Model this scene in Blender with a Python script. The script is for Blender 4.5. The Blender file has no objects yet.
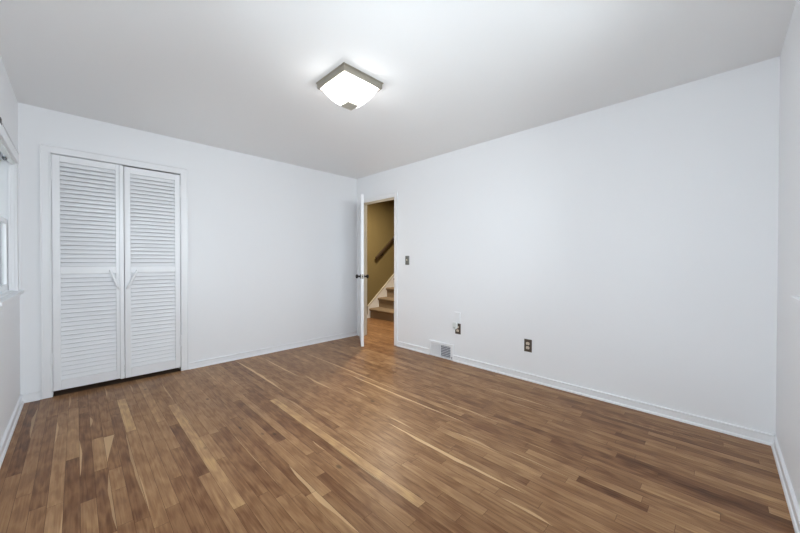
import bpy, bmesh, math, random
from mathutils import Vector, Matrix
random.seed(7)
S = bpy.context.scene
COL = S.collection

# ------------------------------------------------------------------ dimensions
H = 2.44                      # ceiling height
W = 3.422                     # closet wall length (x from -W to 0)
L = 4.288                     # door wall length (y from -L to 0)
T = 0.12                      # wall thickness

# ------------------------------------------------------------------ camera
F_PX, CY, YAW, PITCH, ROLL = 321.682, 263.93, 0.782171, -0.008898, 0.001011
fw = Vector((math.cos(YAW)*math.cos(PITCH), math.sin(YAW)*math.cos(PITCH), math.sin(PITCH)))
rt = fw.cross(Vector((0, 0, 1))).normalized(); up = rt.cross(fw)
rt, up = math.cos(ROLL)*rt + math.sin(ROLL)*up, -math.sin(ROLL)*rt + math.cos(ROLL)*up
cd = bpy.data.cameras.new('camera'); cam = bpy.data.objects.new('camera', cd); COL.objects.link(cam)
M = Matrix((rt, up, -fw)).transposed().to_4x4(); M.translation = Vector((-3.096, -4.030, 1.161))
cam.matrix_world = M
cd.sensor_width = 36; cd.lens = F_PX/800*36; cd.shift_y = (CY-266.5)/800; cd.clip_start = 0.02
S.camera = cam

# ------------------------------------------------------------------ light and exposure
SKY = 4.3
LAMP = 3.7
w = bpy.data.worlds.new('overcast_sky'); S.world = w; w.use_nodes = True
wt = w.node_tree; bg = wt.nodes['Background']; bg.inputs[1].default_value = SKY
_tc = wt.nodes.new('ShaderNodeTexCoord'); _sx = wt.nodes.new('ShaderNodeSeparateXYZ'); _mr = wt.nodes.new('ShaderNodeMapRange'); _mx = wt.nodes.new('ShaderNodeMix'); _mx.data_type = 'RGBA'
_mr.inputs[1].default_value = -.10; _mr.inputs[2].default_value = .06
_mx.inputs[6].default_value = (.74, .77, .83, 1)      # pale ground outside
_mx.inputs[7].default_value = (0.88, 0.925, 1.01, 1)     # bright overcast sky
wt.links.new(_tc.outputs['Generated'], _sx.inputs[0]); wt.links.new(_sx.outputs['Z'], _mr.inputs[0]); wt.links.new(_mr.outputs[0], _mx.inputs[0]); wt.links.new(_mx.outputs[2], bg.inputs[0])
S.view_settings.view_transform = 'Standard'; S.view_settings.look = 'None'
S.view_settings.exposure = 1.57; S.view_settings.gamma = 1; S.view_settings.use_curve_mapping = False
# window openings (left wall: y range; near wall: x range), z ranges
WL = (-1.12, -0.25, 0.93, 1.975)
WM = (-3.95, -2.50, 0.93, 1.975)  # opening of an unseen window added for more daylight
WN = (-3.25, -1.04, 1.01, 2.10)
def portal(name, loc, rot, sx, sy):
    l = bpy.data.lights.new(name, 'AREA'); l.shape = 'RECTANGLE'; l.size = sx; l.size_y = sy
    l.cycles.is_portal = True
    o = bpy.data.objects.new(name, l); COL.objects.link(o); o.location = loc; o.rotation_euler = rot
portal('daylight_portal', (-W-T-.02, (WL[0]+WL[1])/2, (WL[2]+WL[3])/2), (0, -math.pi/2, 0), WL[3]-WL[2], WL[1]-WL[0])
portal('daylight_portal', (-W-T-.02, (WM[0]+WM[1])/2, (WM[2]+WM[3])/2), (0, -math.pi/2, 0), WM[3]-WM[2], WM[1]-WM[0])
portal('daylight_portal', ((WN[0]+WN[1])/2, -L-T-.02, (WN[2]+WN[3])/2), (math.pi/2, 0, 0), WN[1]-WN[0], WN[3]-WN[2])
hl = bpy.data.lights.new('hall_fill', 'AREA'); hl.shape = 'DISK'; hl.size = 0.3; hl.energy = 16; hl.color = (1.0, .86, .66)  # added unseen light that brightens the hall
ho = bpy.data.objects.new('hall_fill', hl); COL.objects.link(ho); ho.location = (0.70, -0.02, 2.42)

# ------------------------------------------------------------------ materials
def mat(name, col, rough=.5, metal=0, bump=None, var=None, spec=.5):
    """plain procedural paint / metal: noise-driven tint and bump"""
    m = bpy.data.materials.new(name); m.use_nodes = True; nt = m.node_tree; b = nt.nodes['Principled BSDF']
    b.inputs['Base Color'].default_value = (*col, 1); b.inputs['Roughness'].default_value = rough
    b.inputs['Metallic'].default_value = metal; b.inputs['Specular IOR Level'].default_value = spec
    tc = nt.nodes.new('ShaderNodeTexCoord')
    if var:
        n = nt.nodes.new('ShaderNodeTexNoise'); n.inputs['Scale'].default_value = var[0]; n.inputs['Detail'].default_value = 4
        nt.links.new(tc.outputs['Object'], n.inputs['Vector'])
        mx = nt.nodes.new('ShaderNodeMix'); mx.data_type = 'RGBA'
        mx.inputs[6].default_value = (*[c*(1-var[1]) for c in col], 1); mx.inputs[7].default_value = (*[min(1, c*(1+var[1])) for c in col], 1)
        nt.links.new(n.outputs['Fac'], mx.inputs[0]); nt.links.new(mx.outputs[2], b.inputs['Base Color'])
    if bump:
        n = nt.nodes.new('ShaderNodeTexNoise'); n.inputs['Scale'].default_value = bump[0]; n.inputs['Detail'].default_value = 3
        nt.links.new(tc.outputs['Object'], n.inputs['Vector'])
        bp = nt.nodes.new('ShaderNodeBump'); bp.inputs['Strength'].default_value = bump[1]; bp.inputs['Distance'].default_value = .002
        nt.links.new(n.outputs['Fac'], bp.inputs['Height']); nt.links.new(bp.outputs['Normal'], b.inputs['Normal'])
    return m
WALL = mat('wall_paint', (.92, .925, .945), .6, bump=(180, .12), var=(1.3, .012), spec=.3)
CEIL = mat('ceiling_paint', (.945, .95, .955), .75, bump=(120, .15), var=(1.0, .012), spec=.2)
TRIM = mat('trim_gloss_paint', (.91, .915, .935), .32, bump=(40, .05), var=(5, .01))
CREAM = mat('jamb_cream_paint', (.72, .69, .60), .4, var=(5, .02))
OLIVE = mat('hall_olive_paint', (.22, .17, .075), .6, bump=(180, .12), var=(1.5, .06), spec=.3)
NICKEL = mat('brushed_nickel', (.40, .375, .32), .38, 1, bump=(300, .1), var=(60, .08))
LITNICKEL = mat('lit_nickel', (.62, .60, .52), .5, .6, var=(60, .05))  # lighter copy of the nickel; light on the lamp cap put into its colour
BRONZE = mat('aged_bronze', (.028, .022, .018), .35, .6, var=(60, .3))
PLATE = mat('brown_bronze_plate', (.13, .105, .085), .4, .7, var=(90, .25))
PEWTER = mat('pewter_plate', (.20, .20, .185), .38, .8, var=(90, .2))
IVORY = mat('ivory_plastic', (.78, .68, .56), .4, var=(80, .03))
PLASTIC = mat('white_plastic', (.80, .83, .82), .35, var=(80, .02))
DARK = mat('dark_slot', (.015, .015, .015), .6, var=(80, .2))
SHADOWGREY = mat('shade_and_lever_grey', (.30, .32, .36), .6, .3, var=(60, .2))  # stands for shade between the vent vanes; also the lever's own grey
BRACKET = mat('dark_grey_metal', (.07, .08, .085), .4, .5, var=(60, .2))
CARPET = mat('stair_carpet', (.32, .245, .17), .95, bump=(260, .9), var=(240, .35), spec=.1)
RAILWOOD = mat('handrail_wood', (.050, .027, .010), .6, var=(18, .3))

def wood_floor():
    m = bpy.data.materials.new('oak_strip_floor'); m.use_nodes = True; nt = m.node_tree; b = nt.nodes['Principled BSDF']
    N = nt.nodes.new; K = nt.links.new
    at = N('ShaderNodeAttribute'); at.attribute_name = 'plank'
    sp = N('ShaderNodeSeparateColor'); K(at.outputs['Color'], sp.inputs[0])     # R tone, G random, B sapwood
    tc = N('ShaderNodeTexCoord'); sc = N('ShaderNodeVectorMath'); sc.operation = 'SCALE'; sc.inputs['Scale'].default_value = 37.0
    cb = N('ShaderNodeCombineXYZ'); K(sp.outputs[1], cb.inputs[0]); K(sp.outputs[1], cb.inputs[1]); K(sp.outputs[1], cb.inputs[2])
    K(cb.outputs[0], sc.inputs[0])
    ad = N('ShaderNodeVectorMath'); ad.operation = 'ADD'; K(tc.outputs['Object'], ad.inputs[0]); K(sc.outputs[0], ad.inputs[1])
    mp = N('ShaderNodeMapping'); mp.inputs['Scale'].default_value = (1, .03, 1); K(ad.outputs[0], mp.inputs[0])
    g1 = N('ShaderNodeTexNoise'); g1.inputs['Scale'].default_value = 110; g1.inputs['Detail'].default_value = 6; g1.inputs['Distortion'].default_value = .6
    K(mp.outputs[0], g1.inputs[0])
    mp2 = N('ShaderNodeMapping'); mp2.inputs['Scale'].default_value = (1, .09, 1); K(ad.outputs[0], mp2.inputs[0])
    g2 = N('ShaderNodeTexNoise'); g2.inputs['Scale'].default_value = 22; g2.inputs['Detail'].default_value = 4; g2.inputs['Distortion'].default_value = 1.5
    K(mp2.outputs[0], g2.inputs[0])
    # cathedral figure: rings stretched along the board
    wv = N('ShaderNodeTexWave'); wv.wave_type = 'RINGS'; wv.inputs['Scale'].default_value = 9; wv.inputs['Distortion'].default_value = 7
    wv.inputs['Detail'].default_value = 3; wv.inputs['Detail Scale'].default_value = 1.3
    mp3 = N('ShaderNodeMapping'); mp3.inputs['Scale'].default_value = (2.4, .42, 1); K(ad.outputs[0], mp3.inputs[0]); K(mp3.outputs[0], wv.inputs[0])
    def math_(op, a, bb, c=None):
        n = N('ShaderNodeMath'); n.operation = op
        for i, v in enumerate((a, bb, c)):
            if v is None: continue
            if isinstance(v, (int, float)): n.inputs[i].default_value = v
            else: K(v, n.inputs[i])
        return n.outputs[0]
    v = math_('MULTIPLY_ADD', math_('SUBTRACT', g1.outputs['Fac'], .5), .62, sp.outputs[0])
    v = math_('MULTIPLY_ADD', math_('SUBTRACT', g2.outputs['Fac'], .5), .34, v)
    v = math_('MULTIPLY_ADD', math_('SUBTRACT', wv.outputs['Fac'], .5), .16, v)
    # broad, soft wear over the whole room
    g4 = N('ShaderNodeTexNoise'); g4.inputs['Scale'].default_value = 1.6; g4.inputs['Detail'].default_value = 3; K(tc.outputs['Object'], g4.inputs[0])
    v = math_('MULTIPLY_ADD', math_('SUBTRACT', g4.outputs['Fac'], .5), .2, v)
    cr = N('ShaderNodeValToRGB'); e = cr.color_ramp
    e.elements[0].position = 0; e.elements[0].color = (.085, .032, .012, 1)
    e.elements[1].position = 1; e.elements[1].color = (.58, .36, .165, 1)
    for p_, c_ in ((.25, (.190, .083, .034)), (.5, (.300, .153, .068)), (.75, (.42, .238, .115))):
        x = e.elements.new(p_); x.color = (*c_, 1)
    K(v, cr.inputs[0])
    # small knots
    vo = N('ShaderNodeTexVoronoi'); vo.inputs['Scale'].default_value = 5.5; mpk = N('ShaderNodeMapping'); mpk.inputs['Scale'].default_value = (1, .5, 1)
    K(ad.outputs[0], mpk.inputs[0]); K(mpk.outputs[0], vo.inputs[0])
    kr = N('ShaderNodeMapRange'); kr.inputs[1].default_value = .035; kr.inputs[2].default_value = .085; kr.inputs[3].default_value = .45; kr.inputs[4].default_value = 1
    K(vo.outputs['Distance'], kr.inputs[0])
    mk = N('ShaderNodeMix'); mk.data_type = 'RGBA'; mk.blend_type = 'MULTIPLY'; mk.inputs[0].default_value = 1
    K(cr.outputs[0], mk.inputs[6]); K(kr.outputs[0], mk.inputs[7])
    sapm = N('ShaderNodeMix'); sapm.data_type = 'RGBA'; K(sp.outputs[2], sapm.inputs[0]); K(mk.outputs[2], sapm.inputs[6]); sapm.inputs[7].default_value = (.70, .465, .25, 1)
    K(sapm.outputs[2], b.inputs['Base Color'])
    rr = N('ShaderNodeMapRange'); rr.inputs[3].default_value = .27; rr.inputs[4].default_value = .42; K(g2.outputs['Fac'], rr.inputs[0]); K(rr.outputs[0], b.inputs['Roughness'])
    b.inputs['Specular IOR Level'].default_value = .20
    bp = N('ShaderNodeBump'); bp.inputs['Strength'].default_value = .12; bp.inputs['Distance'].default_value = .001
    K(g1.outputs['Fac'], bp.inputs['Height']); K(bp.outputs['Normal'], b.inputs['Normal'])
    return m
FLOOR = wood_floor()

def glass_mat():
    m = bpy.data.materials.new('window_glass'); m.use_nodes = True; nt = m.node_tree; nt.nodes.clear(); N = nt.nodes.new
    o = N('ShaderNodeOutputMaterial'); t = N('ShaderNodeBsdfTransparent'); g = N('ShaderNodeBsdfGlossy'); g.inputs['Roughness'].default_value = .03
    t.inputs[0].default_value = (.93, .96, .95, 1)
    f = N('ShaderNodeFresnel'); f.inputs[0].default_value = 1.45; mx = N('ShaderNodeMixShader')
    nt.links.new(f.outputs[0], mx.inputs[0]); nt.links.new(t.outputs[0], mx.inputs[1]); nt.links.new(g.outputs[0], mx.inputs[2]); nt.links.new(mx.outputs[0], o.inputs[0])
    return m
GLASS = glass_mat()
def screen_mat():
    m = bpy.data.materials.new('dimming_screen'); m.use_nodes = True; nt = m.node_tree; nt.nodes.clear(); N = nt.nodes.new
    o = N('ShaderNodeOutputMaterial'); t = N('ShaderNodeBsdfTransparent'); d = N('ShaderNodeBsdfDiffuse'); d.inputs[0].default_value = (.12, .13, .14, 1)
    mx = N('ShaderNodeMixShader'); mx.inputs[0].default_value = .45     # added screen that dims the left window; share of light blocked
    nt.links.new(t.outputs[0], mx.inputs[1]); nt.links.new(d.outputs[0], mx.inputs[2]); nt.links.new(mx.outputs[0], o.inputs[0])
    return m
SCREEN = screen_mat()
def lamp_glass():
    m = bpy.data.materials.new('alabaster_lamp_glass'); m.use_nodes = True; nt = m.node_tree; b = nt.nodes['Principled BSDF']; N = nt.nodes.new
    tc = N('ShaderNodeTexCoord'); n = N('ShaderNodeTexNoise'); n.inputs['Scale'].default_value = 7; n.inputs['Detail'].default_value = 5; n.inputs['Distortion'].default_value = 2
    nt.links.new(tc.outputs['Object'], n.inputs[0])
    r = N('ShaderNodeValToRGB'); r.color_ramp.elements[0].position = .3; r.color_ramp.elements[0].color = (.80, .80, .78, 1); r.color_ramp.elements[1].position = .55; r.color_ramp.elements[1].color = (1, 1, 1, 1)
    nt.links.new(n.outputs['Fac'], r.inputs[0]); nt.links.new(r.outputs[0], b.inputs['Emission Color']); nt.links.new(r.outputs[0], b.inputs['Base Color'])
    b.inputs['Emission Strength'].default_value = LAMP; b.inputs['Roughness'].default_value = .25
    return m
LGLASS = lamp_glass()

# ------------------------------------------------------------------ helpers
def box(bm, x0, x1, y0, y1, z0, z1):
    vs = [bm.verts.new((x, y, z)) for x in (min(x0, x1), max(x0, x1)) for y in (min(y0, y1), max(y0, y1)) for z in (min(z0, z1), max(z0, z1))]
    fs = [(0, 1, 3, 2), (4, 6, 7, 5), (0, 4, 5, 1), (2, 3, 7, 6), (0, 2, 6, 4), (1, 5, 7, 3)]
    for f in fs: bm.faces.new([vs[i] for i in f])
    return vs
def obox(bm, c, ax, ay, az, hx, hy, hz):
    """oriented box, centre c, unit axes and half sizes"""
    vs = [bm.verts.new(Vector(c)+ax*(sx*hx)+ay*(sy*hy)+az*(sz*hz)) for sx in (-1, 1) for sy in (-1, 1) for sz in (-1, 1)]
    for f in [(0, 1, 3, 2), (4, 6, 7, 5), (0, 4, 5, 1), (2, 3, 7, 6), (0, 2, 6, 4), (1, 5, 7, 3)]: bm.faces.new([vs[i] for i in f])
def prism(bm, pts, ax, a0, a1):
    """extrude a 2D outline along axis ax ('x' or 'y' or 'z') from a0 to a1"""
    def P(p, a):
        return {'x': (a, p[0], p[1]), 'y': (p[0], a, p[1]), 'z': (p[0], p[1], a)}[ax]
    A = [bm.verts.new(P(p, a0)) for p in pts]; B = [bm.verts.new(P(p, a1)) for p in pts]
    n = len(pts)
    bm.faces.new(A); bm.faces.new(B[::-1])
    for i in range(n): bm.faces.new((A[i], B[i], B[(i+1) % n], A[(i+1) % n]))
def lathe(bm, prof, c, axis, seg=24):
    """revolve (radius, offset along axis) around the axis through c"""
    axis = Vector(axis).normalized(); t = Vector((0, 0, 1)) if abs(axis.z) < .9 else Vector((1, 0, 0))
    u = axis.cross(t).normalized(); v = axis.cross(u); rings = []
    for r, h in prof:
        rings.append([bm.verts.new(Vector(c)+axis*h+(u*math.cos(k*2*math.pi/seg)+v*math.sin(k*2*math.pi/seg))*max(r, 1e-5)) for k in range(seg)])
    for a, b in zip(rings, rings[1:]):
        for k in range(seg): bm.faces.new((a[k], a[(k+1) % seg], b[(k+1) % seg], b[k]))
    bm.faces.new(rings[0][::-1]); bm.faces.new(rings[-1])
def obj(name, bm, m, parent=None, bevel=0, smooth=False, seg=2, kind=None, label=None, cat=None, group=None):
    bmesh.ops.recalc_face_normals(bm, faces=bm.faces)
    me = bpy.data.meshes.new(name); bm.to_mesh(me); bm.free(); me.materials.append(m)
    o = bpy.data.objects.new(name, me); COL.objects.link(o)
    if smooth:
        for p in me.polygons: p.use_smooth = True
    if bevel:
        b = o.modifiers.new('bevel', 'BEVEL'); b.width = bevel; b.segments = seg; b.limit_method = 'ANGLE'; b.angle_limit = math.radians(40)
    if parent:
        o.parent = parent; o.matrix_parent_inverse = Matrix.Translation(parent.location).inverted() @ Matrix.Identity(4) if not parent.get('_rot') else parent.matrix_basis.inverted()
    tag(o, label, cat, group, kind)
    return o
def tag(o, label=None, cat=None, group=None, kind=None):
    if label: o['label'] = label
    if cat: o['category'] = cat
    if group: o['group'] = group
    if kind: o['kind'] = kind
def empty(name, loc, label=None, cat=None, group=None, kind=None):
    o = bpy.data.objects.new(name, None); COL.objects.link(o); o.location = loc; o.empty_display_size = .1
    tag(o, label, cat, group, kind); return o
def B(): return bmesh.new()

# ------------------------------------------------------------------ floor
PW = 0.056; X0 = -1.913
def build_floor(name, xa, xb, ya, yb, forced, saps, label):
    me = bpy.data.meshes.new(name); verts = []; faces = []; cols = []
    G = .0007
    def quad(p, c): 
        i = len(verts); verts.extend(p); faces.append((i, i+1, i+2, i+3)); cols.append(c)
    def plank(x0, x1, y0, y1, tone, row):
        rnd = random.random(); xl, xr, yl, yr = x0+G, x1-G, y0+G, y1-G
        mine = [s for s in saps if s[0] == row and s[2] < yr and s[3] > yl]
        if not mine and random.random() < .10 and yr-yl > .4:
            a = yl+random.random()*(yr-yl)*.5; mine = [(row, random.choice('LR'), a, min(yr, a+.25+random.random()*.6), .004+random.random()*.012, .45)]
        if not mine: quad([(xl, yl, 0), (xr, yl, 0), (xr, yr, 0), (xl, yr, 0)], (tone, rnd, 0)); return
        s = mine[0]; a, b = max(s[2], yl), min(s[3], yr); n = 9
        if a > yl: quad([(xl, yl, 0), (xr, yl, 0), (xr, a, 0), (xl, a, 0)], (tone, rnd, 0))
        if b < yr: quad([(xl, b, 0), (xr, b, 0), (xr, yr, 0), (xl, yr, 0)], (tone, rnd, 0))
        ys = [a+(b-a)*k/n for k in range(n+1)]
        def wd(y):
            t = (y-s[2])/(s[3]-s[2])
            if s[4] >= .04: return max(.0004, (xr-xl-.002)*t)
            return max(.0004, min(xr-xl-.001, s[4]*(math.sin(math.pi*min(1, max(0, t)))**.85)*(1+.18*math.sin(23*y))))
        for u, v in zip(ys, ys[1:]):
            wu, wv = wd(u), wd(v)
            if s[1] == 'L':
                quad([(xl, u, 0), (xl+wu, u, 0), (xl+wv, v, 0), (xl, v, 0)], (tone, rnd, s[5]))
                quad([(xl+wu, u, 0), (xr, u, 0), (xr, v, 0), (xl+wv, v, 0)], (tone, rnd, 0))
            else:
                quad([(xl, u, 0), (xr-wu, u, 0), (xr-wv, v, 0), (xl, v, 0)], (tone, rnd, 0))
                quad([(xr-wu, u, 0), (xr, u, 0), (xr, v, 0), (xr-wv, v, 0)], (tone, rnd, s[5]))
    k0 = math.floor((xa-X0)/PW); k1 = math.ceil((xb-X0)/PW)
    for k in range(k0, k1):
        x0 = max(xa, X0+k*PW); x1 = min(xb, X0+(k+1)*PW)
        if x1-x0 < .004: continue
        fs = sorted(f for f in forced if f[0] == k); y = ya
        def fill(a, b):
            while b-a > 1e-4:
                ln = random.uniform(.28, 1.15)
                if b-a-ln < .2: ln = b-a
                plank(x0, x1, a, a+ln, min(.95, max(.1, random.gauss(.51, .10))), k); a += ln
        for _, a, b, t in fs:
            fill(y, a-random.uniform(0, .0)); plank(x0, x1, a, b, t, k); y = b
        if not fs: y = ya-random.uniform(0, .6); 
        if not fs:
            ln = random.uniform(.2, 1.1); plank(x0, x1, ya, ya+ln, min(.95, max(.1, random.gauss(.51, .10))), k); y = ya+ln
        fill(y, yb)
    # dark tongue-and-groove bed below the strips, sides and underside
    def bed(p, c=(-.3, .5, 0)): quad(p, c)
    z, d = -.0012, -.04
    bed([(xa, ya, z), (xb, ya, z), (xb, yb, z), (xa, yb, z)]); bed([(xa, ya, d), (xa, yb, d), (xb, yb, d), (xb, ya, d)])
    bed([(xa, ya, d), (xb, ya, d), (xb, ya, z), (xa, ya, z)]); bed([(xa, yb, d), (xa, yb, z), (xb, yb, z), (xb, yb, d)])
    bed([(xa, ya, d), (xa, ya, z), (xa, yb, z), (xa, yb, d)]); bed([(xb, ya, d), (xb, yb, d), (xb, yb, z), (xb, ya, z)])
    me.from_pydata(verts, [], faces); me.materials.append(FLOOR)
    ca = me.color_attributes.new('plank', 'FLOAT_COLOR', 'CORNER')
    i = 0
    for f, c in zip(faces, cols):
        for _ in f: ca.data[i].color = (*c, 1); i += 1
    o = bpy.data.objects.new(name, me); COL.objects.link(o); tag(o, label, 'floor', kind='structure'); return o
def row(x): return math.floor((x-X0)/PW)
F = [(row(-1.94), -3.032, -1.38, .86), (row(-1.99), -3.3, -1.6, .30), (row(-2.04), -2.32, -1.1, .36),
     (row(-2.58), -2.43, -.9, .80), (row(-2.63), -2.05, -1.3, .25), (row(-2.63), -3.2, -2.05, .62), (row(-2.845), -1.19, -.48, .88),
     (row(-2.845), -2.3, -1.19, .62), (row(-3.34), -1.33, -.014, .22), (row(-3.285), -1.6, -.014, .50), (row(-3.23), -1.77, -.5, .38),
     (row(-3.20), -2.6, -1.80, .66), (row(-3.14), -2.4, -1.35, .30), (row(-3.08), -1.87, -.6, .28), (row(-3.08), -2.9, -1.87, .60),
     (row(-3.02), -1.6, -1.15, .70), (row(-3.02), -2.2, -1.6, .33), (row(-2.96), -1.64, -.9, .46), (row(-2.90), -2.2, -.8, .34),
     (row(-2.38), -1.585, -.7, .55), (row(-2.17), -2.9, -2.5, .36), (row(-2.14), -2.03, -1.2, .28), (row(-1.80), -3.27, -2.75, .70),
     (row(-1.21), -3.8, -3.5, .22), (row(-.88), -3.97, -3.738, .14), (row(-.85), -4.29, -3.8, .16), (row(-.55), -3.70, -3.54, .18),
     (row(-.83), -4.2, -3.6, .22), (row(-1.06), -4.04, -3.75, .72), (row(-.3), -4.2, -3.2, .25), (row(-.42), -4.29, -3.3, .30), (row(-1.13), -3.77, -3.2, .68)]
seen = {}; FF = []
for f in sorted(F):
    if any(g[0] == f[0] and g[1] < f[2]-1e-6 and g[2] > f[1]+1e-6 for g in FF): continue
    FF.append(f)
SAP = [(row(-3.16), 'L', -1.05, -.65, .012, .55), (row(-3.098), 'L', -.42, 0, .010, .45), (row(-3.04), 'L', -1.6, -1.1, .010, .75),
       (row(-2.963), 'L', -1.53, -1.17, .040, .70), (row(-2.98), 'L', -.92, -.72, .014, .5), (row(-2.995), 'R', -2.2, -1.66, .012, .5),
       (row(-2.865), 'R', -2.1, -1.19, .012, .45),
       (row(-1.80), 'L', -1.30, -.05, .026, .85), (row(-2.57), 'R', -.82, -.3, .012, .5), (row(-1.545), 'R', -1.10, -.18, .018, .75),
       (row(-1.50), 'R', -1.56, -1.05, .022, .75), (row(-1.02), 'L', -2.05, -.25, .018, .7), (row(-1.18), 'R', -2.75, -1.25, .020, .85),
       (row(-1.31), 'L', -1.92, -1.6, .016, .6), (row(-1.81), 'L', -1.87, -1.4, .016, .5), (row(-2.255), 'R', -2.95, -2.30, .024, .75),
       (row(-2.07), 'R', -2.33, -2.17, .012, .6), (row(-1.565), 'R', -3.35, -2.35, .026, .95), (row(-.42), 'L', -3.12, -2.45, .014, .75),
       (row(-1.272), 'L', -3.09, -2.75, .018, .6), (row(-1.45), 'L', -2.55, -2.27, .014, .6), (row(-.94), 'L', -2.93, -2.34, .016, .6),
       (row(-.44), 'L', -1.95, -1.25, .014, .4), (row(-1.62), 'L', -3.52, -3.27, .018, .7), (row(-1.97), 'R', -2.9, -2.3, .006, .5)]
build_floor('floor', -W, -.0, -L, 0, FF, SAP, 'worn oak strip floor of the empty bedroom')
build_floor('floor_hall', 0.0, 4.3, -1.5, 1.062, [], [], 'oak strip floor of the hall seen through the doorway')

# ------------------------------------------------------------------ walls and ceiling
def struct(name, bm, m, label, cat='wall', **k): return obj(name, bm, m, kind='structure', label=label, cat=cat, **k)
def wall_with_hole(axis, a0, a1, t0, t1, z1, hole):
    """boxes around one opening; axis is the running axis"""
    bm = B(); h0, h1, hz0, hz1 = hole
    def bb(u0, u1, z0, z1_):
        if u1-u0 < 1e-4 or z1_-z0 < 1e-4: return
        if axis == 'x': box(bm, u0, u1, t0, t1, z0, z1_)
        else: box(bm, t0, t1, u0, u1, z0, z1_)
    bb(a0, h0, 0, z1); bb(h1, a1, 0, z1); bb(h0, h1, 0, hz0); bb(h0, h1, hz1, z1)
    return bm
CX0, CX1, CZ = -3.242, -2.322, 2.072                       # closet opening
struct('wall_back', wall_with_hole('x', -W, 0, 0, T, H, (CX0, CX1, 0, CZ)), WALL, 'white painted wall holding the louvered closet doors')
DY0, DY1, DZ = -0.857, -0.095, 2.055                       # doorway rough opening
struct('wall_right', wall_with_hole('y', -L, 0, 0, .02, H, (DY0, DY1, 0, DZ)), WALL, 'long white wall with the doorway, outlets and floor vent')
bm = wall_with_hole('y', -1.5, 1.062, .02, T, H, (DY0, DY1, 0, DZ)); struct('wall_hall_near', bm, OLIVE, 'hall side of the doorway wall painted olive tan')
bm = B()
for y0, y1, za, zb in ((-L, WM[0], 0, H), (WM[0], WM[1], 0, WM[2]), (WM[0], WM[1], WM[3], H), (WM[1], WL[0], 0, H), (WL[0], WL[1], 0, WL[2]), (WL[0], WL[1], WL[3], H), (WL[1], 0, 0, H)): box(bm, -W-T, -W, y0, y1, za, zb)
struct('wall_left', bm, WALL, 'white wall with the window at the left edge')
struct('wall_near', wall_with_hole('x', -W, 0, -L-T, -L, H, WN), WALL, 'white wall at the right edge, beyond the far corner')
bm = B(); box(bm, -W-T, T, -L-T, T+.66, H, H+.1); struct('ceiling', bm, CEIL, 'flat white ceiling with one square lamp', 'ceiling')
# closet recess
bm = B(); box(bm, -W, CX0-.02, T, .72, 0, H); box(bm, CX1+.02, CX1+.1, T, .72, 0, H); box(bm, CX0-.02, CX1+.02, .68, .72, 0, H)
struct('wall_closet', bm, WALL, 'inner walls of the closet behind the louvered doors')
bm = B(); box(bm, CX0-.02, CX1+.02, 0.0, .68, -.04, -.001); struct('floor_closet', bm, mat('closet_floor', (.10, .055, .03), .6, var=(20, .2)), 'dark floor inside the closet', 'floor')
# hall and stairwell
HX = 4.3
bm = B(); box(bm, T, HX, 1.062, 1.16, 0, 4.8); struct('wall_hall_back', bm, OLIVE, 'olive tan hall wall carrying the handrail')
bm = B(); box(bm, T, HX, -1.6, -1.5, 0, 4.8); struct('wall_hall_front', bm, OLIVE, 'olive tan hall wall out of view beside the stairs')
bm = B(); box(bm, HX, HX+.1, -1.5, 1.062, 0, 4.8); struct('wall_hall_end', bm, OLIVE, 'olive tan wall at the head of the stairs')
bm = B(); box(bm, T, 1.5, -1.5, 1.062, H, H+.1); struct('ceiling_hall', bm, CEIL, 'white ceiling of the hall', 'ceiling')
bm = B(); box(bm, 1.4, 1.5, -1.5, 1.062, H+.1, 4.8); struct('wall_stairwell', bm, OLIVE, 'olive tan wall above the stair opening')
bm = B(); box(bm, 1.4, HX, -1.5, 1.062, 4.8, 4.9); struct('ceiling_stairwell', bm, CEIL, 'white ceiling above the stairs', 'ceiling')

# ------------------------------------------------------------------ baseboards (flat board, top bead, shoe)
BB = [(0, 0), (.021, 0), (.0205, .008), (.017, .015), (.012, .018), (.0105, .056), (.0135, .059), (.0135, .066), (.010, .069), (0, .069)]
def baseboard(name, runs, label):
    bm = B()
    for ax, a0, a1, off, sgn in runs:
        if ax == 'x': prism(bm, [(off+sgn*p, z) for p, z in BB], 'x', a0, a1)      # outline in (y, z)
        else: prism(bm, [(off+sgn*p, z) for p, z in BB], 'y', a0, a1)             # outline in (x, z)
    return obj(name, bm, TRIM, kind='structure', label=label, cat='baseboard')
VY0, VY1 = -1.838, -1.474                                                           # vent
baseboard('baseboard_back', [('x', -W, -3.316, 0, -1), ('x', -2.254, 0, 0, -1)], 'white baseboard along the closet wall')
baseboard('baseboard_right', [('y', -L, VY0-.001, 0, -1), ('y', VY1+.001, -.9115, 0, -1)], 'white baseboard along the long doorway wall')
baseboard('baseboard_left', [('y', -L, 0, -W, 1)], 'white baseboard under the left window')
baseboard('baseboard_near', [('x', -W, 0, -L, 1)], 'white baseboard at the right edge of the room')
baseboard('baseboard_hall', [('x', T, 1.10, 1.062, -1)], 'white baseboard in the hall ahead of the stairs')

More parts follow.
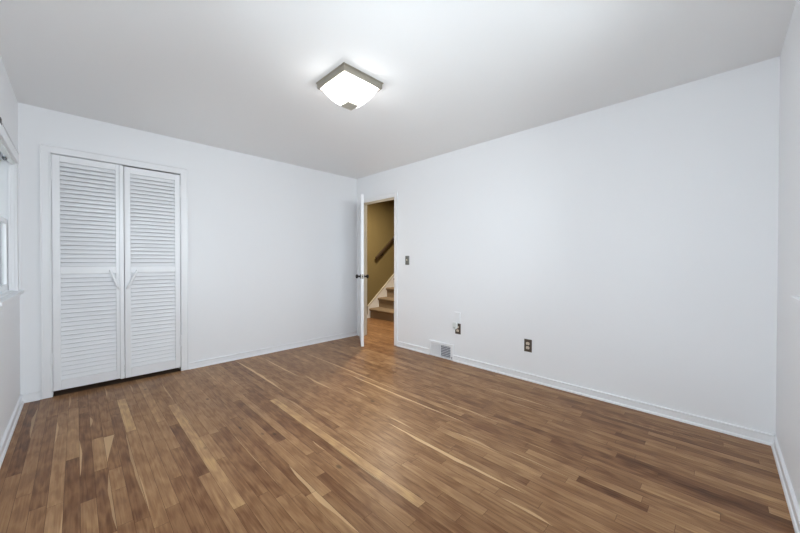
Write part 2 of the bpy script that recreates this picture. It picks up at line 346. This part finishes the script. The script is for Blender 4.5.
# ------------------------------------------------------------------ closet casing and doors
def casing_profile(wd, th): return [(0, 0), (th*.7, 0), (th, wd*.10), (th*.85, wd*.22), (th*.85, wd*.82), (th*1.25, wd*.9), (th*1.25, wd), (0, wd)]
def casing_frame(name, x0, x1, z0, z1, wd, th, label, mitre=True):
    """three-sided picture-frame casing in the plane y=0 facing -y, mitred; x0..x1 inner edges, z1 inner top"""
    bm = B(); prof = casing_profile(wd, th)
    path = [(x0, z0, -1, 0), (x0, z1, -1, 1), (x1, z1, 1, 1), (x1, z0, 1, 0)]
    rings = [[bm.verts.new((px+dx*q, -p, pz+dz*q)) for p, q in prof] for px, pz, dx, dz in path]
    n = len(prof)
    for a, b in zip(rings, rings[1:]):
        for i in range(n): bm.faces.new((a[i], a[(i+1) % n], b[(i+1) % n], b[i]))
    bm.faces.new(rings[0]); bm.faces.new(rings[-1][::-1])
    return bm
bm = casing_frame('trim_1', CX0-.002, CX1+.002, 0, CZ+.002, .066, .012, '')
# jamb lining of the closet opening
box(bm, CX0-.002, CX0, -.002, T, 0, CZ); box(bm, CX1, CX1+.002, -.002, T, 0, CZ); box(bm, CX0, CX1, -.002, T, CZ-.0, CZ+.002)
struct('trim_1', bm, TRIM, 'white casing around the louvered closet doors', 'trim')

def louver_door(name, x0, x1, z0, z1, yf, hinge_x, label, astragal=None):
    th = .028; sl_, sr = (.047, .044) if x0 < -3 else (.0445, .0455)
    root = empty(name, ((x0+x1)/2, yf+th/2, z0), label, 'closet door', kind='structure')
    zt, zm0, zm1, zb = 2.010 - (0 if x0 < -3 else .012), 1.045, 1.107, .127
    f = B()
    box(f, x0, x0+sl_, yf, yf+th, z0, z1); box(f, x1-sr, x1, yf, yf+th, z0, z1)
    for a, b in ((z0, zb), (zm0, zm1), (zt, z1)): box(f, x0+sl_, x1-sr, yf, yf+th, a, b)
    obj('door_frame', f, TRIM, root, bevel=.0025)
    for a, b in ((zb, zm0), (zm1, zt)):
        s = B(); n = 24; pitch = (b-a)/n; an = math.radians(62)
        for k in range(n):
            zc = a+(k+.5)*pitch
            d = Vector((0, -math.cos(an), -math.sin(an))); nn = Vector((0, -math.sin(an), math.cos(an)))   # lower edge towards the room
            obox(s, ((x0+sl_+x1-sr)/2, yf+th/2, zc), Vector((1, 0, 0)), d, nn, (x1-sr-x0-sl_)/2+.001, .0188, .0028)
        obj('louver_panel', s, TRIM, root)
    for zc in ((1.90, .325) if x0 < -3 else (1.89, .322)):
        h = B()
        lathe(h, [(.005, -.052), (.005, .052)], (hinge_x, yf-.005, zc), (0, 0, 1), 12)
        for q in (-.06, .052): lathe(h, [(.003, 0), (.0055, .003), (.003, .008)], (hinge_x, yf-.005, zc+q), (0, 0, 1), 10)
        s_ = 1 if hinge_x < (x0+x1)/2 else -1
        box(h, hinge_x, hinge_x+s_*.012, yf-.0035, yf-.0005, zc-.05, zc+.05); box(h, hinge_x, hinge_x-s_*.010, -.0175, -.0145, zc-.05, zc+.05)
        obj('hinge', h, TRIM, root, smooth=False)
    if astragal:
        a = B(); box(a, astragal[0], astragal[1], yf-.013, yf+.001, z0-.004, z1-.004); obj('astragal', a, TRIM, root, bevel=.004, seg=3)
    return root
YF = -.010
ld = louver_door('door_1', -3.240, -2.790, .046, 2.066, YF, -3.241, 'left white louvered closet door, with the centre strip', astragal=(-2.808, -2.776))
rd = louver_door('door_2', -2.7715, -2.3255, .038, 2.061, YF+.004, -2.323, 'right white louvered closet door, beside the plain wall')
def pull(parent, p0, p1):
    bm = B(); a, b = Vector(p0), Vector(p1); d = (b-a); ln = d.length; d.normalize(); ny = Vector((0, -1, 0)); sd = d.cross(ny).normalized()
    # slim bar, slightly wider at its lower end, arched away from the door
    n = 14; prev = None
    for k in range(n+1):
        t = k/n; c = a+d*ln*t+ny*(.020*math.sin(math.pi*t)**.5+.004); hw = .0075+.0045*t*(1-.5*max(0, t-.85)/.15); hh = .005
        if k in (0, n): hw *= .6; hh *= .6
        ring = [bm.verts.new(c+sd*(hw*math.cos(q*math.pi/4))+ny*(hh*math.sin(q*math.pi/4))) for q in range(8)]
        if prev:
            for q in range(8): bm.faces.new((prev[q], prev[(q+1) % 8], ring[(q+1) % 8], ring[q]))
        else: bm.faces.new(ring[::-1])
        prev = ring
    bm.faces.new(prev)
    for t in (.04, .96):
        lathe(bm, [(.008, 0), (.006, .004), (.005, .018)], a+d*ln*t, ny, 12)
    return obj('pull_handle', bm, TRIM, parent, smooth=True)
pull(ld, (-2.877, YF, 1.076), (-2.811, YF-.002, .893)); pull(rd, (-2.677, YF, 1.074), (-2.757, YF, .892))

# ------------------------------------------------------------------ doorway: jambs, casing, open door
JY0, JY1, JZ = -.844, -.108, 2.04
bm = B()
box(bm, 0, T, DY0, JY0, 0, JZ); box(bm, 0, T, JY1, DY1, 0, JZ); box(bm, 0, T, DY0, DY1, JZ, DZ)
box(bm, .042, .078, JY0, JY0+.011, 0, JZ-.011); box(bm, .042, .078, JY1-.011, JY1, 0, JZ-.011); box(bm, .042, .078, JY0, JY1, JZ-.011, JZ)
struct('trim_2', bm, CREAM, 'cream painted door lining inside the doorway', 'trim', bevel=.0015)
bm = B(); prof = casing_profile(.062, .012)
path = [(JY0-.004, 0, -1, 0), (JY0-.004, JZ+.004, -1, 1), (JY1+.004, JZ+.004, 1, 1), (JY1+.004, 0, 1, 0)]
rings = [[bm.verts.new((-p, py+dy*q, pz+dz*q)) for p, q in prof] for py, pz, dy, dz in path]
for a, b in zip(rings, rings[1:]):
    for i in range(len(prof)): bm.faces.new((a[i], a[(i+1) % 8], b[(i+1) % 8], b[i]))
bm.faces.new(rings[0]); bm.faces.new(rings[-1][::-1])
struct('trim_3', bm, TRIM, 'white casing around the open doorway', 'trim')

HG = Vector((-.020, -.112, 0)); ANG = math.radians(-125.9)
dd = Vector((math.cos(ANG), math.sin(ANG), 0)); dn = Vector((-dd.y, dd.x, 0)); dz = Vector((0, 0, 1))     # dn points to the hall side of the leaf... (+)
DW, DT, DB, DTZ = .745, .036, .040, 2.032
droot = empty('door_3', (HG.x, HG.y, 0), 'white flush bedroom door standing open, seen edge on', 'door', kind='structure')
bm = B(); obox(bm, HG+dd*(DW/2)+dz*((DB+DTZ)/2), dd, dn, dz, DW/2, DT/2, (DTZ-DB)/2)
obj('door_leaf', bm, TRIM, droot, bevel=.002)
kc = HG+dd*(DW-.062)+dz*.957
for s in (-1, 1):
    bm = B(); lathe(bm, [(.031, 0), (.031, .003), (.026, .008), (.013, .012), (.011, .030), (.015, .036), (.0245, .043), (.027, .053), (.0245, .062), (.015, .068), (.003, .070)], kc+dn*(s*DT/2), dn*s, 28)
    obj('door_knob', bm, BRONZE, droot, smooth=True, label='dark bronze door knob')
bm = B(); obox(bm, HG+dd*(DW+.0006)+dz*.957, dd, dn, dz, .0012, .0125, .029); lp = obj('latch_plate', bm, NICKEL, droot, bevel=.001)
bm = B(); obox(bm, HG+dd*(DW+.005)+dz*.957, dd, dn, dz, .005, .006, .009); obj('latch_bolt', bm, BRONZE, lp, bevel=.002)
for zc in (1.80, 1.05, .27):
    bm = B(); lathe(bm, [(.006, -.045), (.006, .045)], HG+dn*(-DT/2-.003)-dd*.006+dz*zc, (0, 0, 1), 12)
    obox(bm, HG+dn*(-DT/2-.0005)+dd*.014+dz*zc, dd, dn, dz, .018, .001, .044)
    obj('hinge', bm, TRIM, droot)

# ------------------------------------------------------------------ windows
def window(name, label, wall, rng, nu):
    """wall 'L': plane x=-W, runs along y.  wall 'N': plane y=-L, runs along x."""
    a0, a1, z0, z1 = rng
    def bx(bm, u0, u1, d0, d1, za, zb):        # d = distance into the room from the wall face (negative = into the wall)
        if wall == 'L': box(bm, -W+d0, -W+d1, u0, u1, za, zb)
        else: box(bm, u0, u1, -L+d0, -L+d1, za, zb)
    base = (-W, (a0+a1)/2, z0) if wall == 'L' else ((a0+a1)/2, -L, z0)
    r = empty(name, base, label, 'window', kind='structure')
    f = B(); t = .012
    bx(f, a0, a0+t, -T, 0, z0, z1); bx(f, a1-t, a1, -T, 0, z0, z1); bx(f, a0+t, a1-t, -T, 0, z1-t, z1); bx(f, a0+t, a1-t, -T, -.03, z0, z0+t)
    for u in (a0+t, a1-t-.012): bx(f, u, u+.012, -.030, -.018, z0+t, z1-t)        # inner stops
    bx(f, a0+t, a1-t, -.030, -.018, z1-t-.012, z1-t)
    obj('window_frame', f, TRIM, r, bevel=.0015)
    c = B(); cw = .085; hh_ = .024 if wall == 'L' else .085
    for i, (u0, u1) in enumerate(((a0-cw, a0+.003), (a1-.003, a1+cw))): bx(c, u0, u1, .0, .013, z0-.0, z1+hh_); bx(c, u0+(0 if i == 0 else cw-.012), u0+(.015 if i == 0 else cw+.003), .013, .019, z0, z1+hh_)
    bx(c, a0+.003, a1-.003, 0, .013, z1-.003, z1+hh_); bx(c, a0-cw, a1+cw, .013, .019, z1+hh_-.012, z1+hh_)
    obj('casing', c, TRIM, r, bevel=.0015)
    s = B(); hn = .012 if wall == 'L' else .075
    bx(s, a0-cw-.01, a1+cw+hn, 0, .036, z0-.022, z0); bx(s, a0+t, a1-t, -.035, 0, z0-.0, z0+.006)
    obj('window_stool', s, TRIM, r, bevel=.005, seg=3)
    ap = B(); bx(ap, a0-cw, a1+cw, 0, .012, z0-.095, z0-.022); obj('apron', ap, TRIM, r, bevel=.002)
    zm = 1.45; cuts = [a0+(a1-a0)*k/nu for k in range(nu+1)]
    units = [(c0_+(t if k == 0 else .02), c1_-(t if k == nu-1 else .02)) for k, (c0_, c1_) in enumerate(zip(cuts, cuts[1:]))]
    for mid in cuts[1:-1]:
        m = B(); bx(m, mid-.02, mid+.02, -T+.01, -.012, z0+.007, z1-t); obj('mullion', m, TRIM, r, bevel=.002)
    for u0, u1 in units:
        for nm, d1, za, zb in (('upper_sash', -.068, zm-.018, z1-t), ('lower_sash', -.034, z0+.012, zm+.018)):
            q = B(); sw = .042; d0 = d1-.032
            bx(q, u0, u0+sw, d0, d1, za, zb); bx(q, u1-sw, u1, d0, d1, za, zb); bx(q, u0+sw, u1-sw, d0, d1, za, za+.045); bx(q, u0+sw, u1-sw, d0, d1, zb-.036, zb)
            so = obj(nm, q, TRIM, r, bevel=.003)
            g = B(); bx(g, u0+sw-.004, u1-sw+.004, (d0+d1)/2-.002, (d0+d1)/2+.002, za+.041, zb-.032); obj('pane', g, GLASS, so)
    if name == 'window_1':  # added screen that cuts the daylight through this window
        q = B(); bx(q, a0+t, a0+t+.02, -.116, -.108, z0+t, z1-t); bx(q, a1-t-.02, a1-t, -.116, -.108, z0+t, z1-t); bx(q, a0+t+.02, a1-t-.02, -.116, -.108, z0+t, z0+t+.02); bx(q, a0+t+.02, a1-t-.02, -.116, -.108, z1-t-.02, z1-t)
        so = obj('dimming_frame', q, TRIM, r)
        g = B(); bx(g, a0+t+.018, a1-t-.018, -.1125, -.1115, z0+t+.018, z1-t-.018); obj('dimming_mesh', g, SCREEN, so)
    return r
window('window_1', 'white double hung window cut by the left edge', 'L', WL, 1)
window('window_2', 'white window beyond the right edge, only its sill tip in view', 'N', WN, 2)
window('added_window', 'added white double window on the left wall, unseen beside the camera, for daylight', 'L', WM, 2)
# raised blind inside the left window: headrail with brackets
hb = empty('window_blind', (-W-.02, -.9, 1.93), 'white raised blind headrail at the top of the left window', 'blind')
bm = B(); box(bm, -W-.028, -W+.024, WL[0]+.016, WL[1]-.016, 1.893, 1.952); obj('headrail', bm, TRIM, hb, bevel=.003)
bm = B(); box(bm, -W-.017, -W+.010, WL[0]+.03, WL[1]-.03, 1.880, 1.893); obj('blind_stack', bm, PLASTIC, hb, bevel=.004)
for yy in (-.50, -1.2):
    bm = B(); box(bm, -W-.030, -W-.012, yy-.03, yy+.03, 1.866, 1.8795); obj('cord_bracket', bm, BRACKET, hb, bevel=.002, label='dark cord bracket')
bm = B(); box(bm, -W+.0131, -W+.021, -1.06, -1.01, 1.962, 1.998)
obj('curtain_bracket', bm, BRACKET, bevel=.002, label='dark grey curtain bracket fixed above the left window', cat='bracket')

# ------------------------------------------------------------------ ceiling light
LX, LY = -1.705, -2.137; HS = .166
lt = empty('ceiling_light', (LX, LY, H), 'square flush ceiling light with nickel frame and glowing white glass', 'ceiling light')
bm = B()
def sq(h, z): return [bm.verts.new((LX+sx*h, LY+sy*h, z)) for sx, sy in ((-1, -1), (1, -1), (1, 1), (-1, 1))]
rg = [sq(HS+.006, H-.0002), sq(HS+.006, H-.006), sq(HS, H-.010), sq(HS, H-.040), sq(HS-.004, H-.046), sq(HS-.014, H-.046), sq(HS-.016, H-.02)]
for a, b in zip(rg, rg[1:]):
    for i in range(4): bm.faces.new((a[i], a[(i+1) % 4], b[(i+1) % 4], b[i]))
bm.faces.new(rg[0]); bm.faces.new(rg[-1])
obj('mount_frame', bm, NICKEL, lt, bevel=.001)
bm = B(); n = 28; hs = HS-.017; zt = H-.040; grid = []
for i in range(n+1):
    r_ = []
    for j in range(n+1):
        u, v = math.sin(math.pi/2*(i/n*2-1)), math.sin(math.pi/2*(j/n*2-1))
        d = .125*((1-abs(u)**2.3)*(1-abs(v)**2.3))**.68
        bul = 1+.035*math.sin(math.pi*min(1, d/.125))
        r_.append(bm.verts.new((LX+u*hs*bul, LY+v*hs*bul, zt-d)))
    grid.append(r_)
for i in range(n):
    for j in range(n): bm.faces.new((grid[i][j], grid[i+1][j], grid[i+1][j+1], grid[i][j+1]))
obj('glass_shade', bm, LGLASS, lt, smooth=True)
bm = B(); box(bm, LX-.047, LX+.047, LY-.047, LY+.047, zt-.1285, zt-.115); cp = obj('square_cap', bm, LITNICKEL, lt, bevel=.002)

# ------------------------------------------------------------------ wall plates on the long wall (x = 0, facing -x)
def plate(bm, yc, zc, wy, hz, t=.006):
    w2, h2 = wy/2, hz/2; b_ = .006
    A = [bm.verts.new((-.0002, yc+sy*w2, zc+sz*h2)) for sy, sz in ((-1, -1), (1, -1), (1, 1), (-1, 1))]
    C = [bm.verts.new((-t, yc+sy*(w2-b_), zc+sz*(h2-b_))) for sy, sz in ((-1, -1), (1, -1), (1, 1), (-1, 1))]
    for i in range(4): bm.faces.new((A[i], A[(i+1) % 4], C[(i+1) % 4], C[i]))
    bm.faces.new(A); bm.faces.new(C)
def screw(parent, yc, zc, m):
    b = B(); lathe(b, [(.0035, .0055), (.0035, .0066), (.002, .0074)], (0, yc, zc), (-1, 0, 0), 12); obj('screw', b, m, parent)
def receptacle(parent, yc, zc):
    b = B(); seg = 28; ring = []
    for k in range(seg):
        a = 2*math.pi*k/seg; ring.append((yc+.0172*math.cos(a), zc+max(-.0135, min(.0135, .0172*math.sin(a)))))
    prism(b, ring, 'x', -.0055, -.0085); r = obj('receptacle', b, IVORY, parent, bevel=.0006)
    b = B(); box(b, -.0084, -.0089, yc-.0075, yc-.0055, zc-.002, zc+.007); box(b, -.0084, -.0089, yc+.0055, yc+.0075, zc-.001, zc+.006)
    lathe(b, [(.0025, .0084), (.0025, .0089)], (0, yc, zc-.0075), (-1, 0, 0), 12); obj('socket_slot', b, DARK, r)
def outlet(yc, zc, label, group=None):
    r = empty('wall_outlet', (0, yc, zc), label, 'outlet', group)
    b = B(); plate(b, yc, zc, .076, .122); obj('cover_plate', b, PLATE, r)
    receptacle(r, yc, zc+.0205); receptacle(r, yc, zc-.0205); screw(r, yc, zc, PLATE)
    return r
outlet(-2.712, .340, 'brown wall outlet with two ivory sockets, nearest the right corner')
outlet(-1.896, .382, 'brown wall outlet half hidden behind a white plug adapter')
# plug-in adapter in the upper socket
pa = empty('plug_adapter', (-.009, -1.89, .41), 'white plug adapter pushed into the outlet above the floor vent', 'adapter')
b = B(); yc, zc = -1.872, .419
prism(b, [(yc+.030*math.copysign(abs(math.cos(a))**.6, math.cos(a)), zc+.040*math.copysign(abs(math.sin(a))**.6, math.sin(a))) for a in [2*math.pi*k/32 for k in range(32)]], 'x', -.0095, -.040)
obj('adapter_body', b, PLASTIC, pa, bevel=.005, seg=3)
b = B(); prism(b, [(yc-.012, zc-.028), (yc+.014, zc-.028), (yc+.010, zc-.046), (yc-.006, zc-.046)], 'x', -.012, -.036); ab = obj('adapter_foot', b, PLASTIC, pa, bevel=.003)
b = B(); box(b, -.0398, -.0412, yc-.010, yc-.006, zc-.024, zc-.014); box(b, -.0398, -.0412, yc+.006, yc+.010, zc-.024, zc-.014); lathe(b, [(.003, .0398), (.003, .0412)], (0, yc, zc-.030), (-1, 0, 0), 12)
obj('adapter_slot', b, DARK, pa)
# blank cover plate painted like the wall
bp_ = B(); plate(bp_, -1.893, .512, .088, .128, .009); cvr = obj('blank_plate', bp_, TRIM, label='blank cover plate painted white above the outlet with the adapter', cat='cover plate')
# light switch
sw = empty('light_switch', (0, -1.091, 1.171), 'pewter toggle switch plate beside the doorway', 'light switch')
b = B(); plate(b, -1.091, 1.171, .074, .120); obj('switch_plate', b, PEWTER, sw)
b = B(); prism(b, [(-.0055, 1.160), (-.0055, 1.182), (-.016, 1.188), (-.018, 1.182), (-.008, 1.163)], 'y', -1.096, -1.086); obj('toggle', b, IVORY, sw, bevel=.001)
screw(sw, -1.091, 1.171+.030, NICKEL); screw(sw, -1.091, 1.171-.030, NICKEL)

# ------------------------------------------------------------------ floor-level vent register
vt = empty('wall_vent', (0, (VY0+VY1)/2, 0), 'white wall vent register set into the baseboard beside the doorway', 'vent')
b = B(); vz = .186; fx = -.016
secs = [(-1.800, -1.655), (-1.640, -1.505)]; zA, zB = .016, .152
box(b, fx, -.0005, VY0, secs[0][0], .0005, vz); box(b, fx, -.0005, secs[1][1], VY1, .0005, vz); box(b, fx, -.0005, secs[0][1], secs[1][0], zA, zB)
box(b, fx, -.0005, secs[0][0], secs[1][1], .0005, zA); box(b, fx, -.0005, secs[0][0], secs[1][1], zB, vz)
obj('vent_frame', b, TRIM, vt, bevel=.004)
b = B(); box(b, -.003, -.0006, secs[0][0]-.002, secs[1][1]+.002, zA-.002, zB+.002); obj('duct_shade', b, SHADOWGREY, vt)  # grey sheet painted as the shade behind the vanes
b = B()
for k in range(7):
    zc = zA+(k+.5)*(zB-zA)/7; obox(b, (-.0095, (secs[0][0]+secs[0][1])/2, zc), Vector((0, 1, 0)), Vector((.80, 0, -.6)), Vector((.6, 0, .80)), .0725, .0062, .0011)
obj('horizontal_vanes', b, TRIM, vt)
b = B()
for k in range(20):
    yy = secs[1][0]+(k+.5)*(secs[1][1]-secs[1][0])/20; obox(b, (-.009, yy, (zA+zB)/2), Vector((.40, .917, 0)), Vector((-.917, .40, 0)), Vector((0, 0, 1)), .0056, .0009, (zB-zA)/2)
obj('vertical_vanes', b, TRIM, vt)
b = B(); box(b, fx-.010, fx+.001, VY0+.010, VY0+.015, .020, .046); obj('damper_lever', b, SHADOWGREY, vt, bevel=.001)

# ------------------------------------------------------------------ stairs and handrail in the hall
SX, RUN, RISE = 1.150, .231, .1975
st = empty('staircase', (SX, .5, 0), 'carpeted staircase climbing beyond the doorway', 'staircase')
SY0, SY1 = .10, 1.042
for i in range(11):
    b = B(); xa = SX+i*RUN; zt_ = (i+1)*RISE; nose = .036
    pts = [(xa, 0), (xa, zt_-.052)]
    for k in range(7):
        a = -math.pi/2-math.pi*k/6; pts.append((xa-nose+.024+.024*math.cos(a), zt_-.024+.024*math.sin(a)))
    pts += [(xa+RUN-.0005, zt_), (xa+RUN-.0005, 0)]
    prism(b, pts, 'y', SY0, SY1)
    obj('carpeted_step', b, CARPET, st)
b = B(); sl = RISE/RUN; x1s = SX+11*RUN
prism(b, [(SX-.060, 0), (SX-.060, .235), (x1s, .235+(x1s-SX+.06)*sl), (x1s, 0)], 'y', 1.0425, 1.0615)
sk = obj('skirt_board', b, TRIM, st)
b = B(); dx = Vector((1, 0, sl)).normalized(); nz = Vector((-dx.z, 0, dx.x))
c0 = Vector((SX-.060, 1.045, .235)); c1 = Vector((x1s, 1.045, .235+(x1s-SX+.06)*sl))
obox(b, (c0+c1)/2+nz*.009, dx, Vector((0, 1, 0)), nz, (c1-c0).length/2, .014, .010); obj('skirt_cap', b, CREAM, sk, bevel=.003)
hr = empty('handrail', (1.27, 1.0, 1.2), 'dark wooden handrail on the olive wall above the stairs', 'handrail')
b = B(); c0 = Vector((1.262, 1.0, 1.212)); ln = 2.4
obox(b, c0+dx*(ln/2), dx, Vector((0, 1, 0)), nz, ln/2, .020, .027); obj('rail', b, RAILWOOD, hr, bevel=.010, seg=4)
for q in (.24, 1.3, 2.2):
    p = c0+dx*q; b = B()
    lathe(b, [(.024, .001), (.024, .006), (.008, .010), (.007, .055)], (p.x+.01, 1.062, p.z-.075), (0, -1, 0), 16)
    obox(b, (p.x+.01, 1.005, p.z-.052), Vector((1, 0, 0)), Vector((0, 1, 0)), Vector((0, 0, 1)), .007, .007, .028)
    obj('rail_bracket', b, BRONZE, hr)
for o in bpy.data.objects:
    if '_rot' in o: del o['_rot']
